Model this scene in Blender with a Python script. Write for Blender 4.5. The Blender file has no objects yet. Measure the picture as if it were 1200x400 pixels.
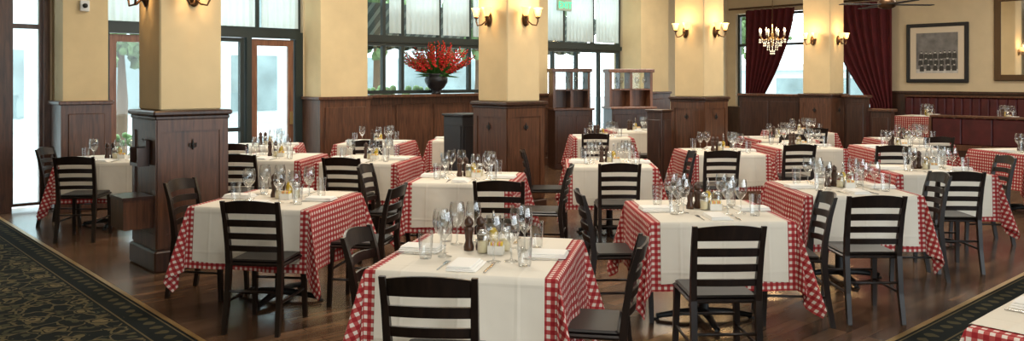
import bpy, math, random
from mathutils import Vector, Matrix
random.seed(7)
TH=math.radians(42.2); CA,SA=math.cos(TH),math.sin(TH)
def R(a,b): return (a*CA-b*SA, a*SA+b*CA)
COL=bpy.context.scene.collection
# ---------------- materials ----------------
def nmat(name):
    m=bpy.data.materials.new(name); m.use_nodes=True
    nt=m.node_tree; return m,nt,nt.nodes['Principled BSDF']
def simple(name,col,rough=.5,metal=0,spec=.5,noise=0,nscale=8,emit=None,es=0,coat=0,trans=0,sheen=0,bump=0):
    m,nt,p=nmat(name)
    p.inputs['Base Color'].default_value=(*col,1); p.inputs['Roughness'].default_value=rough
    p.inputs['Metallic'].default_value=metal; p.inputs['Specular IOR Level'].default_value=spec
    p.inputs['Coat Weight'].default_value=coat; p.inputs['Transmission Weight'].default_value=trans
    if emit: p.inputs['Emission Color'].default_value=(*emit,1); p.inputs['Emission Strength'].default_value=es
    if noise or bump:
        tc=nt.nodes.new('ShaderNodeTexCoord'); n=nt.nodes.new('ShaderNodeTexNoise'); n.inputs['Scale'].default_value=nscale; n.inputs['Detail'].default_value=5
        nt.links.new(tc.outputs['Object'],n.inputs['Vector'])
        if noise:
            r=nt.nodes.new('ShaderNodeValToRGB')
            r.color_ramp.elements[0].position=.3; r.color_ramp.elements[1].position=.7
            r.color_ramp.elements[0].color=(*[c*(1-noise) for c in col],1); r.color_ramp.elements[1].color=(*[min(1,c*(1+noise)) for c in col],1)
            nt.links.new(n.outputs['Fac'],r.inputs['Fac']); nt.links.new(r.outputs['Color'],p.inputs['Base Color'])
        if bump:
            b=nt.nodes.new('ShaderNodeBump'); b.inputs['Strength'].default_value=bump; b.inputs['Distance'].default_value=.01
            nt.links.new(n.outputs['Fac'],b.inputs['Height']); nt.links.new(b.outputs['Normal'],p.inputs['Normal'])
    return m
def linen(name,col):
    m,nt,p=nmat(name); L=nt.links; p.inputs['Roughness'].default_value=.9; p.inputs['Base Color'].default_value=(*col,1)
    tc=nt.nodes.new('ShaderNodeTexCoord'); sp=nt.nodes.new('ShaderNodeSeparateXYZ'); L.new(tc.outputs['Object'],sp.inputs[0])
    def mt(op,a,b=None,c=None):
        x=nt.nodes.new('ShaderNodeMath'); x.operation=op
        for i,v in enumerate((a,b,c)):
            if v is None: continue
            if isinstance(v,(int,float)): x.inputs[i].default_value=v
            else: L.new(v,x.inputs[i])
        return x.outputs[0]
    n=nt.nodes.new('ShaderNodeTexNoise'); n.inputs['Scale'].default_value=4; n.inputs['Detail'].default_value=2; L.new(tc.outputs['Object'],n.inputs['Vector'])
    def cr(s): return mt('MAXIMUM',mt('SUBTRACT',1,mt('MULTIPLY',mt('PINGPONG',s,.14),70)),0)
    h=mt('ADD',mt('ADD',cr(sp.outputs['X']),cr(mt('ADD',sp.outputs['Y'],.07))),cr(mt('ADD',sp.outputs['Z'],.03)))
    h=mt('ADD',mt('MULTIPLY',h,.3),mt('MULTIPLY',n.outputs['Fac'],2.4))
    b=nt.nodes.new('ShaderNodeBump'); b.inputs['Strength'].default_value=.55; b.inputs['Distance'].default_value=.01; L.new(h,b.inputs['Height']); L.new(b.outputs[0],p.inputs['Normal'])
    return m
def woodmat(name,c1,c2,rough=.35,scale=(1,1,12),coat=.2,spec=.5):
    m,nt,p=nmat(name)
    tc=nt.nodes.new('ShaderNodeTexCoord'); mp=nt.nodes.new('ShaderNodeMapping'); n=nt.nodes.new('ShaderNodeTexNoise'); r=nt.nodes.new('ShaderNodeValToRGB')
    mp.inputs['Scale'].default_value=(12,12,1.2); n.inputs['Scale'].default_value=2.5; n.inputs['Detail'].default_value=8; n.inputs['Distortion'].default_value=.6
    nt.links.new(tc.outputs['Object'],mp.inputs['Vector']); nt.links.new(mp.outputs['Vector'],n.inputs['Vector']); nt.links.new(n.outputs['Fac'],r.inputs['Fac'])
    r.color_ramp.elements[0].position=.3; r.color_ramp.elements[1].position=.72
    r.color_ramp.elements[0].color=(*c1,1); r.color_ramp.elements[1].color=(*c2,1)
    nt.links.new(r.outputs['Color'],p.inputs['Base Color']); p.inputs['Roughness'].default_value=rough; p.inputs['Coat Weight'].default_value=coat; p.inputs['Coat Roughness'].default_value=.25
    p.inputs['Specular IOR Level'].default_value=spec
    return m
def glassmat(name,tint=(1,1,1),gl=1.0,base=.05):
    m=bpy.data.materials.new(name); m.use_nodes=True; nt=m.node_tree; nt.nodes.clear()
    o=nt.nodes.new('ShaderNodeOutputMaterial'); mx=nt.nodes.new('ShaderNodeMixShader'); t=nt.nodes.new('ShaderNodeBsdfTransparent'); g=nt.nodes.new('ShaderNodeBsdfGlossy'); lw=nt.nodes.new('ShaderNodeLayerWeight')
    mt=nt.nodes.new('ShaderNodeMath'); mt.operation='MULTIPLY_ADD'; mt.inputs[1].default_value=gl; mt.inputs[2].default_value=base; mt.use_clamp=True
    t.inputs[0].default_value=(*tint,1); g.inputs['Roughness'].default_value=.03; lw.inputs['Blend'].default_value=.35
    nt.links.new(lw.outputs['Facing'],mt.inputs[0]); nt.links.new(mt.outputs[0],mx.inputs[0]); nt.links.new(t.outputs[0],mx.inputs[1]); nt.links.new(g.outputs[0],mx.inputs[2]); nt.links.new(mx.outputs[0],o.inputs[0])
    return m
M={}
M['plaster']=simple('plaster',(.71,.56,.32),.85,noise=.06,nscale=3,bump=.05)
M['plasterwall']=simple('plaster_wall',(.59,.48,.31),.85,noise=.05,nscale=3)
M['ceil']=simple('ceiling_paint',(.75,.70,.60),.9)
M['wains']=woodmat('wainscot_wood',(.05,.020,.010),(.145,.060,.029),.35)
M['wainsdark']=woodmat('wainscot_wood_dark',(.025,.010,.006),(.07,.029,.016),.35)
M['framew']=woodmat('door_wood',(.15,.058,.027),(.28,.12,.06),.4)
M['framed']=simple('window_frame_dark',(.02,.03,.027),.4)
M['chair']=woodmat('chair_wood',(.006,.0032,.0025),(.018,.009,.006),.36,coat=.08,spec=.4)
M['seat']=simple('seat_vinyl',(.009,.006,.005),.4,spec=.4)
M['metal']=simple('black_iron',(.01,.01,.01),.5,spec=.3)
M['tabletop']=woodmat('table_wood',(.03,.015,.01),(.07,.03,.02))
M['white']=linen('white_linen',(.77,.715,.61))
M['napkin']=simple('napkin_linen',(.88,.86,.81),.9)
M['steel']=simple('steel',(.6,.6,.6),.2,metal=1)
M['bronze']=simple('aged_bronze',(.09,.05,.025),.4,metal=.8)
M['shade']=simple('lit_glass_shade',(.9,.65,.3),.5,emit=(1,.55,.16),es=1.9)
M['glass']=glassmat('clear_glass',(.95,.965,.97),.95,.08)
M['pane']=glassmat('window_glass',(.94,.98,.98),.2,.02)
M['oil']=simple('olive_oil',(.75,.5,.03),.15)
M['mill']=woodmat('mill_wood',(.03,.012,.006),(.09,.035,.015))
M['ceramic']=simple('white_ceramic',(.8,.78,.72),.25)
M['cheese']=simple('grated_cheese',(.8,.7,.45),.9)
M['yellow']=simple('yellow_packets',(.85,.6,.05),.6)
M['pink']=simple('pink_packets',(.8,.3,.3),.6)
M['red']=simple('red_petals',(.6,.012,.01),.55,noise=.4,nscale=14)
M['green']=simple('leaf_green',(.05,.16,.025),.6,noise=.3)
M['hedge']=simple('tree_foliage',(.12,.20,.08),.8,noise=.5,nscale=3,bump=.5)
M['bark']=simple('bark',(.12,.08,.05),.9)
M['vase']=simple('dark_vase',(.012,.012,.014),.3)
M['burg']=simple('burgundy_leather',(.065,.009,.010),.4,noise=.25,nscale=6)
M['blue']=simple('slate_paint',(.028,.028,.032),.4)
M['concrete']=simple('sidewalk',(.42,.44,.44),.9,noise=.15)
M['facade']=simple('pale_facade',(.56,.64,.65),.9,noise=.22,nscale=.5)
M['facadeb']=simple('dark_storefront',(.20,.26,.26),.5,noise=.3,nscale=.8)  # darker tone of the storefront and upper window panels
M['brass']=simple('brass',(.4,.26,.1),.4,metal=.6)
M['mirror']=simple('mirror_glass',(.8,.8,.8),.03,metal=1)
M['gold']=simple('antique_frame',(.09,.05,.02),.4,metal=.4)
M['mat']=simple('picture_mat',(.66,.56,.42),.8)
M['crystal']=simple('crystal',(.9,.85,.75),.05,emit=(1,.8,.5),es=.6)
M['bulb']=simple('candle_bulb',(1,.8,.5),.4,emit=(1,.7,.35),es=12)
M['black']=simple('matte_black',(.01,.01,.01),.6)
M['plastic']=simple('white_plastic',(.75,.75,.72),.4)
M['photo_light']=simple('photograph_pale_tone',(.50,.49,.46),.45,noise=.2,nscale=9)
M['photo_mid']=simple('photograph_grey_tone',(.16,.155,.15),.45,noise=.35,nscale=6)
M['photo_dark']=simple('photograph_dark_tone',(.03,.03,.028),.45,noise=.3,nscale=9)
M['exitg']=simple('exit_green',(.02,.5,.2),.4,emit=(.05,.9,.35),es=1.6)
M['exitw']=simple('exit_housing',(.5,.6,.5),.4)
def foldmat(name,c1,c2,scale,trl=0):
    m,nt,p=nmat(name); p.inputs['Base Color'].default_value=(*c1,1); p.inputs['Roughness'].default_value=.85
    tc=nt.nodes.new('ShaderNodeTexCoord'); n=nt.nodes.new('ShaderNodeTexNoise'); n.inputs['Scale'].default_value=scale
    r=nt.nodes.new('ShaderNodeValToRGB'); r.color_ramp.elements[0].color=(*c1,1); r.color_ramp.elements[1].color=(*c2,1)
    nt.links.new(tc.outputs['Object'],n.inputs['Vector']); nt.links.new(n.outputs['Fac'],r.inputs['Fac']); nt.links.new(r.outputs['Color'],p.inputs['Base Color'])
    if trl:
        o=nt.nodes['Material Output']; t=nt.nodes.new('ShaderNodeBsdfTranslucent'); mx=nt.nodes.new('ShaderNodeMixShader'); mx.inputs[0].default_value=trl
        t.inputs[0].default_value=(*c2,1); nt.links.new(p.outputs[0],mx.inputs[1]); nt.links.new(t.outputs[0],mx.inputs[2]); nt.links.new(mx.outputs[0],o.inputs[0])
    return m
M['curtain']=foldmat('red_velvet',(.05,.003,.005),(.12,.007,.01),6)
M['sheer']=foldmat('sheer_blind',(.58,.66,.63),(.75,.83,.80),5,.45)
def gingham():
    m,nt,p=nmat('gingham_cloth'); L=nt.links
    uv=nt.nodes.new('ShaderNodeUVMap'); sp=nt.nodes.new('ShaderNodeSeparateXYZ'); L.new(uv.outputs[0],sp.inputs[0])
    outs=[]
    for k in ('X','Y'):
        a=nt.nodes.new('ShaderNodeMath'); a.operation='MULTIPLY'; a.inputs[1].default_value=1/.038; L.new(sp.outputs[k],a.inputs[0])
        f=nt.nodes.new('ShaderNodeMath'); f.operation='FRACT'; L.new(a.outputs[0],f.inputs[0])
        g=nt.nodes.new('ShaderNodeMath'); g.operation='GREATER_THAN'; g.inputs[1].default_value=.47; L.new(f.outputs[0],g.inputs[0]); outs.append(g)
    s=nt.nodes.new('ShaderNodeMath'); s.operation='ADD'; L.new(outs[0].outputs[0],s.inputs[0]); L.new(outs[1].outputs[0],s.inputs[1])
    h=nt.nodes.new('ShaderNodeMath'); h.operation='MULTIPLY'; h.inputs[1].default_value=.5; L.new(s.outputs[0],h.inputs[0])
    r=nt.nodes.new('ShaderNodeValToRGB'); r.color_ramp.interpolation='CONSTANT'
    e=r.color_ramp.elements; e[0].position=0; e[0].color=(.72,.62,.55,1); e[1].position=.25; e[1].color=(.42,.065,.06,1)
    x=e.new(.75); x.color=(.30,.008,.013,1)
    L.new(h.outputs[0],r.inputs['Fac']); L.new(r.outputs['Color'],p.inputs['Base Color']); p.inputs['Roughness'].default_value=.85
    return m
M['gingham']=gingham()
def floormat():
    m,nt,p=nmat('plank_floor'); L=nt.links
    tc=nt.nodes.new('ShaderNodeTexCoord'); b=nt.nodes.new('ShaderNodeTexBrick')
    b.inputs['Scale'].default_value=1; b.inputs['Brick Width'].default_value=1.3; b.inputs['Row Height'].default_value=.13; b.inputs['Mortar Size'].default_value=.003
    b.inputs['Color1'].default_value=(.25,.138,.075,1); b.inputs['Color2'].default_value=(.115,.063,.036,1); b.inputs['Mortar'].default_value=(.014,.008,.005,1)
    L.new(tc.outputs['Object'],b.inputs['Vector'])
    mp=nt.nodes.new('ShaderNodeMapping'); mp.inputs['Scale'].default_value=(1,9,1); L.new(tc.outputs['Object'],mp.inputs['Vector'])
    n=nt.nodes.new('ShaderNodeTexNoise'); n.inputs['Scale'].default_value=1.6; n.inputs['Detail'].default_value=8; L.new(mp.outputs[0],n.inputs['Vector'])
    rm=nt.nodes.new('ShaderNodeValToRGB'); rm.color_ramp.elements[0].position=.3; rm.color_ramp.elements[0].color=(.5,.5,.5,1); rm.color_ramp.elements[1].position=.7; rm.color_ramp.elements[1].color=(1.0,1.0,1.0,1); L.new(n.outputs['Fac'],rm.inputs[0])
    mx=nt.nodes.new('ShaderNodeMixRGB'); mx.blend_type='MULTIPLY'; mx.inputs[0].default_value=1; L.new(b.outputs['Color'],mx.inputs[1]); L.new(rm.outputs[0],mx.inputs[2])
    L.new(mx.outputs[0],p.inputs['Base Color'])
    n2=nt.nodes.new('ShaderNodeTexNoise'); n2.inputs['Scale'].default_value=1.1; n2.inputs['Detail'].default_value=5; L.new(tc.outputs['Object'],n2.inputs['Vector'])
    rr=nt.nodes.new('ShaderNodeMapRange'); rr.inputs['To Min'].default_value=.10; rr.inputs['To Max'].default_value=.30; L.new(n2.outputs['Fac'],rr.inputs['Value']); L.new(rr.outputs[0],p.inputs['Roughness'])
    bp=nt.nodes.new('ShaderNodeBump'); bp.inputs['Strength'].default_value=.15; bp.inputs['Distance'].default_value=.004; L.new(n2.outputs['Fac'],bp.inputs['Height']); L.new(bp.outputs[0],p.inputs['Normal'])
    return m
M['floor']=floormat()
def carpetmat():
    m,nt,p=nmat('patterned_carpet'); L=nt.links
    tc=nt.nodes.new('ShaderNodeTexCoord'); sp=nt.nodes.new('ShaderNodeSeparateXYZ'); L.new(tc.outputs['Object'],sp.inputs[0])
    def mt(op,a,b=None,c=None):
        x=nt.nodes.new('ShaderNodeMath'); x.operation=op
        for i,v in enumerate((a,b,c)):
            if v is None: continue
            if isinstance(v,(int,float)): x.inputs[i].default_value=v
            else: L.new(v,x.inputs[i])
        return x.outputs[0]
    def ramp(src,els):
        r=nt.nodes.new('ShaderNodeValToRGB'); r.color_ramp.interpolation='CONSTANT'; L.new(src,r.inputs[0]); e=r.color_ramp.elements
        e[0].position=els[0][0]; e[0].color=(*els[0][1],1); e[1].position=els[1][0]; e[1].color=(*els[1][1],1)
        for q,c in els[2:]: x=e.new(q); x.color=(*c,1)
        return r.outputs[0]
    def mix(f,a,b):
        x=nt.nodes.new('ShaderNodeMixRGB'); L.new(f,x.inputs[0])
        for i,v in ((1,a),(2,b)):
            if isinstance(v,tuple): x.inputs[i].default_value=(*v,1)
            else: L.new(v,x.inputs[i])
        return x.outputs[0]
    X,Y=sp.outputs['X'],sp.outputs['Y']
    d=mt('MAXIMUM',mt('SUBTRACT',2.02,X),mt('SUBTRACT',2.22,Y))
    n=nt.nodes.new('ShaderNodeTexNoise'); n.inputs['Scale'].default_value=6; n.inputs['Detail'].default_value=1; L.new(tc.outputs['Object'],n.inputs['Vector'])
    mxv=nt.nodes.new('ShaderNodeMixRGB'); mxv.blend_type='ADD'; mxv.inputs[0].default_value=.12; L.new(tc.outputs['Object'],mxv.inputs[1]); L.new(n.outputs['Color'],mxv.inputs[2])
    v=nt.nodes.new('ShaderNodeTexVoronoi'); v.inputs['Scale'].default_value=3.0; v.inputs['Randomness'].default_value=.35; L.new(mxv.outputs[0],v.inputs['Vector'])
    v2=nt.nodes.new('ShaderNodeTexVoronoi'); v2.inputs['Scale'].default_value=13; L.new(mxv.outputs[0],v2.inputs['Vector'])
    v3=nt.nodes.new('ShaderNodeTexVoronoi'); v3.inputs['Scale'].default_value=6; v3.feature='DISTANCE_TO_EDGE'; L.new(mxv.outputs[0],v3.inputs['Vector'])
    NAVY=(.014,.017,.016)
    leaf=mix(mt('LESS_THAN',v2.outputs['Distance'],.40),NAVY,(.062,.060,.034))
    vine=mix(mt('LESS_THAN',v3.outputs['Distance'],.035),leaf,(.115,.095,.05))
    fl=ramp(mt('ADD',v.outputs['Distance'],mt('MULTIPLY',v2.outputs['Distance'],.22)),[(0,(.05,.045,.03)),(.12,(.16,.125,.065)),(.24,NAVY),(.29,(.12,.10,.052)),(.36,NAVY)])
    field=mix(mt('LESS_THAN',mt('ADD',v.outputs['Distance'],mt('MULTIPLY',v2.outputs['Distance'],.22)),.41),vine,fl)
    border=ramp(d,[(0,(.012,.012,.013)),(.05,(.12,.095,.05)),(.062,NAVY),(.24,(.12,.095,.05)),(.252,NAVY)])
    k=2*math.pi/.26
    wv=mt('MULTIPLY',mt('SINE',mt('MULTIPLY',mt('ADD',X,Y),k)),mt('SINE',mt('MULTIPLY',mt('SUBTRACT',X,Y),k)))
    scr=mt('GREATER_THAN',mt('SUBTRACT',wv,mt('MULTIPLY',v2.outputs['Distance'],.7)),.0)
    inb=mt('MULTIPLY',mt('GREATER_THAN',d,.09),mt('LESS_THAN',d,.22))
    bb=mix(mt('MULTIPLY',scr,inb),border,(.075,.065,.035))
    out=mix(mt('GREATER_THAN',d,.27),bb,field)
    L.new(out,p.inputs['Base Color']); p.inputs['Roughness'].default_value=.95; p.inputs['Specular IOR Level'].default_value=.1
    return m
M['carpet']=carpetmat()
def stripemat():
    m,nt,p=nmat('awning_stripes'); L=nt.links
    tc=nt.nodes.new('ShaderNodeTexCoord'); sp=nt.nodes.new('ShaderNodeSeparateXYZ'); L.new(tc.outputs['Object'],sp.inputs[0])
    a=nt.nodes.new('ShaderNodeMath'); a.operation='MULTIPLY'; a.inputs[1].default_value=5; L.new(sp.outputs['X'],a.inputs[0])
    f=nt.nodes.new('ShaderNodeMath'); f.operation='FRACT'; L.new(a.outputs[0],f.inputs[0]); g=nt.nodes.new('ShaderNodeMath'); g.operation='GREATER_THAN'; g.inputs[1].default_value=.6; L.new(f.outputs[0],g.inputs[0])
    mx=nt.nodes.new('ShaderNodeMixRGB'); L.new(g.outputs[0],mx.inputs[0]); mx.inputs[1].default_value=(.02,.04,.03,1); mx.inputs[2].default_value=(.2,.24,.2,1); L.new(mx.outputs[0],p.inputs['Base Color'])
    return m
M['awning']=stripemat()
# ---------------- mesh builder ----------------
class MB:
    def __init__(s): s.v=[]; s.f=[]; s.m=[]; s.mats=[]; s.cur=0; s.smooth=[]; s.uv=None
    def mat(s,k):
        if k not in s.mats: s.mats.append(k)
        s.cur=s.mats.index(k); return s
    def add(s,vs,fs,sm=False):
        o=len(s.v); s.v+= [tuple(v) for v in vs]
        for f in fs: s.f.append([i+o for i in f]); s.m.append(s.cur); s.smooth.append(sm)
    def box(s,x0,x1,y0,y1,z0,z1,bev=0):
        if bev<=0:
            vs=[(x,y,z) for z in (z0,z1) for y in (y0,y1) for x in (x0,x1)]
            s.add(vs,[(0,2,3,1),(4,5,7,6),(0,1,5,4),(2,6,7,3),(0,4,6,2),(1,3,7,5)])
        else:
            b=bev
            def ring(i,z): return [(x0+i+b,y0+i,z),(x1-i-b,y0+i,z),(x1-i,y0+i+b,z),(x1-i,y1-i-b,z),(x1-i-b,y1-i,z),(x0+i+b,y1-i,z),(x0+i,y1-i-b,z),(x0+i,y0+i+b,z)]
            rs=[ring(b,z0),ring(0,z0+b),ring(0,z1-b),ring(b,z1)]
            vs=sum(rs,[]); fs=[tuple(range(7,-1,-1)),tuple(range(24,32))]
            for k in range(3):
                for i in range(8): j=(i+1)%8; fs.append((k*8+i,k*8+j,k*8+8+j,k*8+8+i))
            s.add(vs,fs)
        return s
    def lathe(s,prof,seg=16,c=(0,0,0),cap=True):
        vs=[];fs=[]
        for r,z in prof:
            for i in range(seg):
                t=2*math.pi*i/seg; vs.append((c[0]+r*math.cos(t),c[1]+r*math.sin(t),c[2]+z))
        n=len(prof)
        for k in range(n-1):
            for i in range(seg):
                j=(i+1)%seg; fs.append((k*seg+i,k*seg+j,k*seg+seg+j,k*seg+seg+i))
        if cap:
            fs.append(tuple(range(seg-1,-1,-1)))
            fs.append(tuple((n-1)*seg+i for i in range(seg)))
        s.add(vs,fs,True); return s
    def tube(s,path,rad,seg=8,cap=True):
        if not isinstance(rad,(list,tuple)): rad=[rad]*len(path)
        P=[Vector(p) for p in path]; vs=[];fs=[]
        up=None
        for k,p in enumerate(P):
            t=(P[min(k+1,len(P)-1)]-P[max(k-1,0)]).normalized()
            if up is None:
                up=Vector((0,0,1)) if abs(t.z)<.9 else Vector((1,0,0))
            x=t.cross(up).normalized(); y=t.cross(x).normalized()
            up=-y if y.dot(up)<0 else y
            for i in range(seg):
                a=2*math.pi*i/seg; vs.append(p+x*math.cos(a)*rad[k]+up*math.sin(a)*rad[k])
        for k in range(len(P)-1):
            for i in range(seg):
                j=(i+1)%seg; fs.append((k*seg+i,k*seg+j,k*seg+seg+j,k*seg+seg+i))
        if cap: fs.append(tuple(range(seg))); fs.append(tuple((len(P)-1)*seg+i for i in range(seg-1,-1,-1)))
        s.add(vs,fs,True); return s
    def sweepbox(s,path,hx,hy):
        vs=[];fs=[]
        for i,p in enumerate(path):
            a=hx[i] if isinstance(hx,list) else hx; b=hy[i] if isinstance(hy,list) else hy
            vs+=[(p[0]-a,p[1]-b,p[2]),(p[0]+a,p[1]-b,p[2]),(p[0]+a,p[1]+b,p[2]),(p[0]-a,p[1]+b,p[2])]
        for k in range(len(path)-1):
            for i in range(4): j=(i+1)%4; fs.append((k*4+i,k*4+j,k*4+4+j,k*4+4+i))
        n=(len(path)-1)*4
        fs+=[(3,2,1,0),(n,n+1,n+2,n+3)]
        s.add(vs,fs); return s
    def grid(s,rows,sm=True,closed=False):
        vs=sum(rows,[]); w=len(rows[0]); fs=[]
        for k in range(len(rows)-1):
            for i in range(w if closed else w-1):
                j=(i+1)%w; fs.append((k*w+i,k*w+j,k*w+w+j,k*w+w+i))
        s.add(vs,fs,sm); return s
    def mesh(s,name,uvs=None):
        me=bpy.data.meshes.new(name); me.from_pydata(s.v,[],s.f)
        for k in s.mats: me.materials.append(M[k])
        for i,p in enumerate(me.polygons): p.material_index=s.m[i]; p.use_smooth=s.smooth[i]
        if uvs:
            l=me.uv_layers.new(name='UVMap')
            for lp in me.loops: l.data[lp.index].uv=uvs[lp.vertex_index]
        me.update(); return me
def obj(name,me,parent=None,loc=(0,0,0),rz=0,**kw):
    o=bpy.data.objects.new(name,me); COL.objects.link(o)
    o.location=loc; o.rotation_euler=(0,0,rz)
    if parent: o.parent=parent
    for k,v in kw.items(): o[k]=v
    return o
def struct(name,mb,loc=(0,0,0),rz=TH):
    return obj(name,mb.mesh(name),None,loc,rz,kind='structure')
def empty(name,loc,rz,label,cat,group=None):
    o=bpy.data.objects.new(name,None); o.empty_display_size=.1; COL.objects.link(o); o.location=loc; o.rotation_euler=(0,0,rz)
    o['label']=label;o['category']=cat
    if group:o['group']=group
    return o
class Tpl:
    def __init__(s,name,parts,label,cat,group=None): s.n=name; s.parts=parts; s.l=label; s.c=cat; s.g=group
    def put(s,loc,rz=0,label=None,group=None):
        if len(s.parts)==1:
            o=obj(s.n,s.parts[0][1],None,loc,rz); o['label']=label or s.l; o['category']=s.c
            if group or s.g:o['group']=group or s.g
        else:
            o=empty(s.n,loc,rz,label or s.l,s.c,group or s.g)
            for p in s.parts:
                c=bpy.data.objects.new(p[0],p[1]); COL.objects.link(c); c.parent=o
        return o
# ---------------- room shell (room coords a,b) ----------------
WC=11.7; WD=18.0; CH=4.3
struct('floor',MB().mat('floor').box(2.02,18.3,2.22,12.0,-.1,0))
mb=MB().mat('carpet').box(-6,2.0,-7,12,-.1,.004); mb.box(2.0,18.3,-7,2.2,-.1,.004)
o=struct('floor_carpet',mb)
mb=MB().mat('brass').box(1.985,2.02,2.185,12,-.05,.008); mb.box(2.02,18.3,2.185,2.22,-.05,.008); struct('trim_1',mb)
struct('ceiling',MB().mat('ceil').box(-6.2,18.3,-7.2,12,CH,CH+.1))
struct('wall_left',MB().mat('plasterwall').box(-6.2,-6,-7.2,WC,0,CH))  # unseen wall, added to hold back sky light from behind
mb=MB().mat('plasterwall').box(-6,-4,-7.2,-7,0,CH); mb.box(12,18.2,-7.2,-7,0,CH); mb.box(-4,12,-7.2,-7,3.4,CH); mb.box(-4,12,-7.2,-7,0,.4)
for a in (-.3,3.7,7.7): mb.box(a,a+.3,-7.2,-7,.4,3.4)
struct('wall_front',mb)  # unseen wall, added; its wide opening is shaped to admit front fill
# wall c : solid bits
mb=MB().mat('plasterwall').box(-6,1.0,WC,WC+.25,0,CH); mb.box(1.0,18.3,WC,WC+.25,3.75,CH)
mb.box(10.3,11.2,WC,WC+.25,0,3.75); mb.box(14.9,18.3,WC,WC+.25,0,CH)
mb.box(2.63,3.22,WC,WC+.25,0,CH); mb.box(6.18,7.07,WC,WC+.25,0,CH); mb.box(13.9,14.9,WC,WC+.25,0,CH)
mb.mat('wains').box(7.07,10.3,WC,WC+.25,0,1.34); mb.box(11.2,13.9,WC,WC+.25,0,.5)
struct('wall_back',mb)
mb=MB().mat('wains')
mb.box(7.07,10.3,WC-.16,WC-.002,1.34,1.39,.008)
for i in range(4):
    a0=7.12+i*.8; mb.box(a0,a0+.7,WC-.02,WC-.001,.2,1.22,.006)
mb.box(7.07,10.3,WC-.03,WC-.001,0,.14)
struct('trim_2',mb)
def pilaster(n,a0,a1,lab='wall_back'):
    mb=MB().mat('plaster').box(a0,a1,WC-.52,WC,1.38,CH); struct('trim_%d'%n,mb)
    mb=MB().mat('wains').box(a0-.03,a1+.03,WC-.55,WC,0,1.33); mb.box(a0-.06,a1+.06,WC-.58,WC,1.33,1.38,.01); mb.box(a0-.05,a1+.05,WC-.57,WC,0,.15,.008)
    mb.box(a0+.05,a1-.05,WC-.565,WC-.54,.24,1.22,.008)
    struct('baseboard_%d'%n,mb)
pilaster(3,2.66,3.18); pilaster(4,6.2,7.03); pilaster(5,13.9,14.86)
pilaster(6,10.43,11.07)
# wall d
mb=MB().mat('plasterwall').box(WD,WD+.25,-7.2,7.75,0,CH); mb.box(WD,WD+.25,11.45,12,0,CH); mb.box(WD,WD+.25,7.75,11.45,3.3,CH); mb.box(WD,WD+.25,7.75,11.45,0,.95)
struct('wall_right',mb)
mb=MB().mat('wainsdark').box(WD-.04,WD,-7,7.75,0,1.34); mb.box(WD-.04,WD,7.75,11.68,0,.93); mb.box(WD-.07,WD,-7,7.75,1.34,1.40,.01); mb.box(WD-.07,WD,7.75,11.68,.93,.97,.01)
for i in range(9):
    b0=-2+i*1.05; mb.box(WD-.06,WD-.04,b0,b0+.9,.45,1.25,.008)
struct('baseboard_right',mb)
# ---------------- windows on wall c ----------------
def frame(mb,a0,a1,z0,z1,w,b0=WC+.05,b1=WC+.13):
    mb.box(a0,a0+w,b0,b1,z0,z1); mb.box(a1-w,a1,b0,b1,z0,z1); mb.box(a0+w,a1-w,b0,b1,z0,z0+w); mb.box(a0+w,a1-w,b0,b1,z1-w,z1)
def window(n,a0,a1,z0,z1,mull=(),bars=(),k='framed',w=.06):
    mb=MB().mat(k); frame(mb,a0,a1,z0,z1,w)
    for m_ in mull: mb.box(m_-.03,m_+.03,WC+.05,WC+.13,z0+w,z1-w)
    for z in bars: mb.box(a0+w,a1-w,WC+.055,WC+.125,z-.03,z+.03)
    mb.mat('pane').box(a0+w,a1-w,WC+.085,WC+.09,z0+w,z1-w)
    return struct('window_%d'%n,mb)
def leaf(n,a0,a1,k='framew'):
    mb=MB().mat(k); w=.085
    mb.box(a0,a0+w,WC+.05,WC+.10,.01,2.26); mb.box(a1-w,a1,WC+.05,WC+.10,.01,2.26); mb.box(a0+w,a1-w,WC+.05,WC+.1,2.16,2.26); mb.box(a0+w,a1-w,WC+.05,WC+.1,.01,.28)
    mb.mat('pane').box(a0+w,a1-w,WC+.07,WC+.075,.28,2.16)
    mb.mat('brass').box(a1-w+.02,a1-.02,WC+.02,WC+.05,.95,1.15)
    return struct('door_%d'%n,mb)
leaf(1,1.12,2.02,'wains'); 
mb=MB().mat('wains').box(2.02,2.20,WC-.06,WC+.2,0,3.75); mb.box(2.56,2.63,WC-.03,WC+.2,0,3.75); mb.box(1.0,1.1,WC,WC+.2,0,3.75); mb.box(1.1,2.02,WC,WC+.2,2.27,2.37)
struct('trim_7',mb)
window(1,2.20,2.56,.05,3.7,(),(2.32,),'wains',.035)
window(2,1.1,2.02,2.37,3.75)
mb=MB().mat('framed').box(3.22,6.18,WC,WC+.2,2.28,2.38); mb.box(3.22,3.34,WC,WC+.2,0,2.28); mb.box(4.12,4.2,WC,WC+.2,0,2.28); mb.box(5.26,5.34,WC,WC+.2,0,2.28); mb.box(6.06,6.18,WC,WC+.2,0,2.28)
struct('trim_8',mb)
leaf(2,3.36,4.10); leaf(3,5.36,6.04); window(3,4.22,5.24,.02,2.27,(4.73,),(.9,))
window(4,3.24,6.16,2.38,3.74,(3.95,4.7,5.45))
window(5,7.08,10.28,1.40,2.28,(7.72,8.1,8.9,9.6)); window(6,7.08,10.28,2.34,3.74,(7.72,8.1,8.9,9.6))
mb=MB().mat('framed').box(7.07,10.3,WC+.02,WC+.2,2.28,2.34); mb.box(11.2,13.9,WC+.02,WC+.2,2.28,2.36); struct('trim_9',mb)
window(7,11.22,13.88,.5,2.28,(11.8,12.5,13.2)); window(8,11.22,13.88,2.36,3.74,(12.1,13.0))
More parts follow.
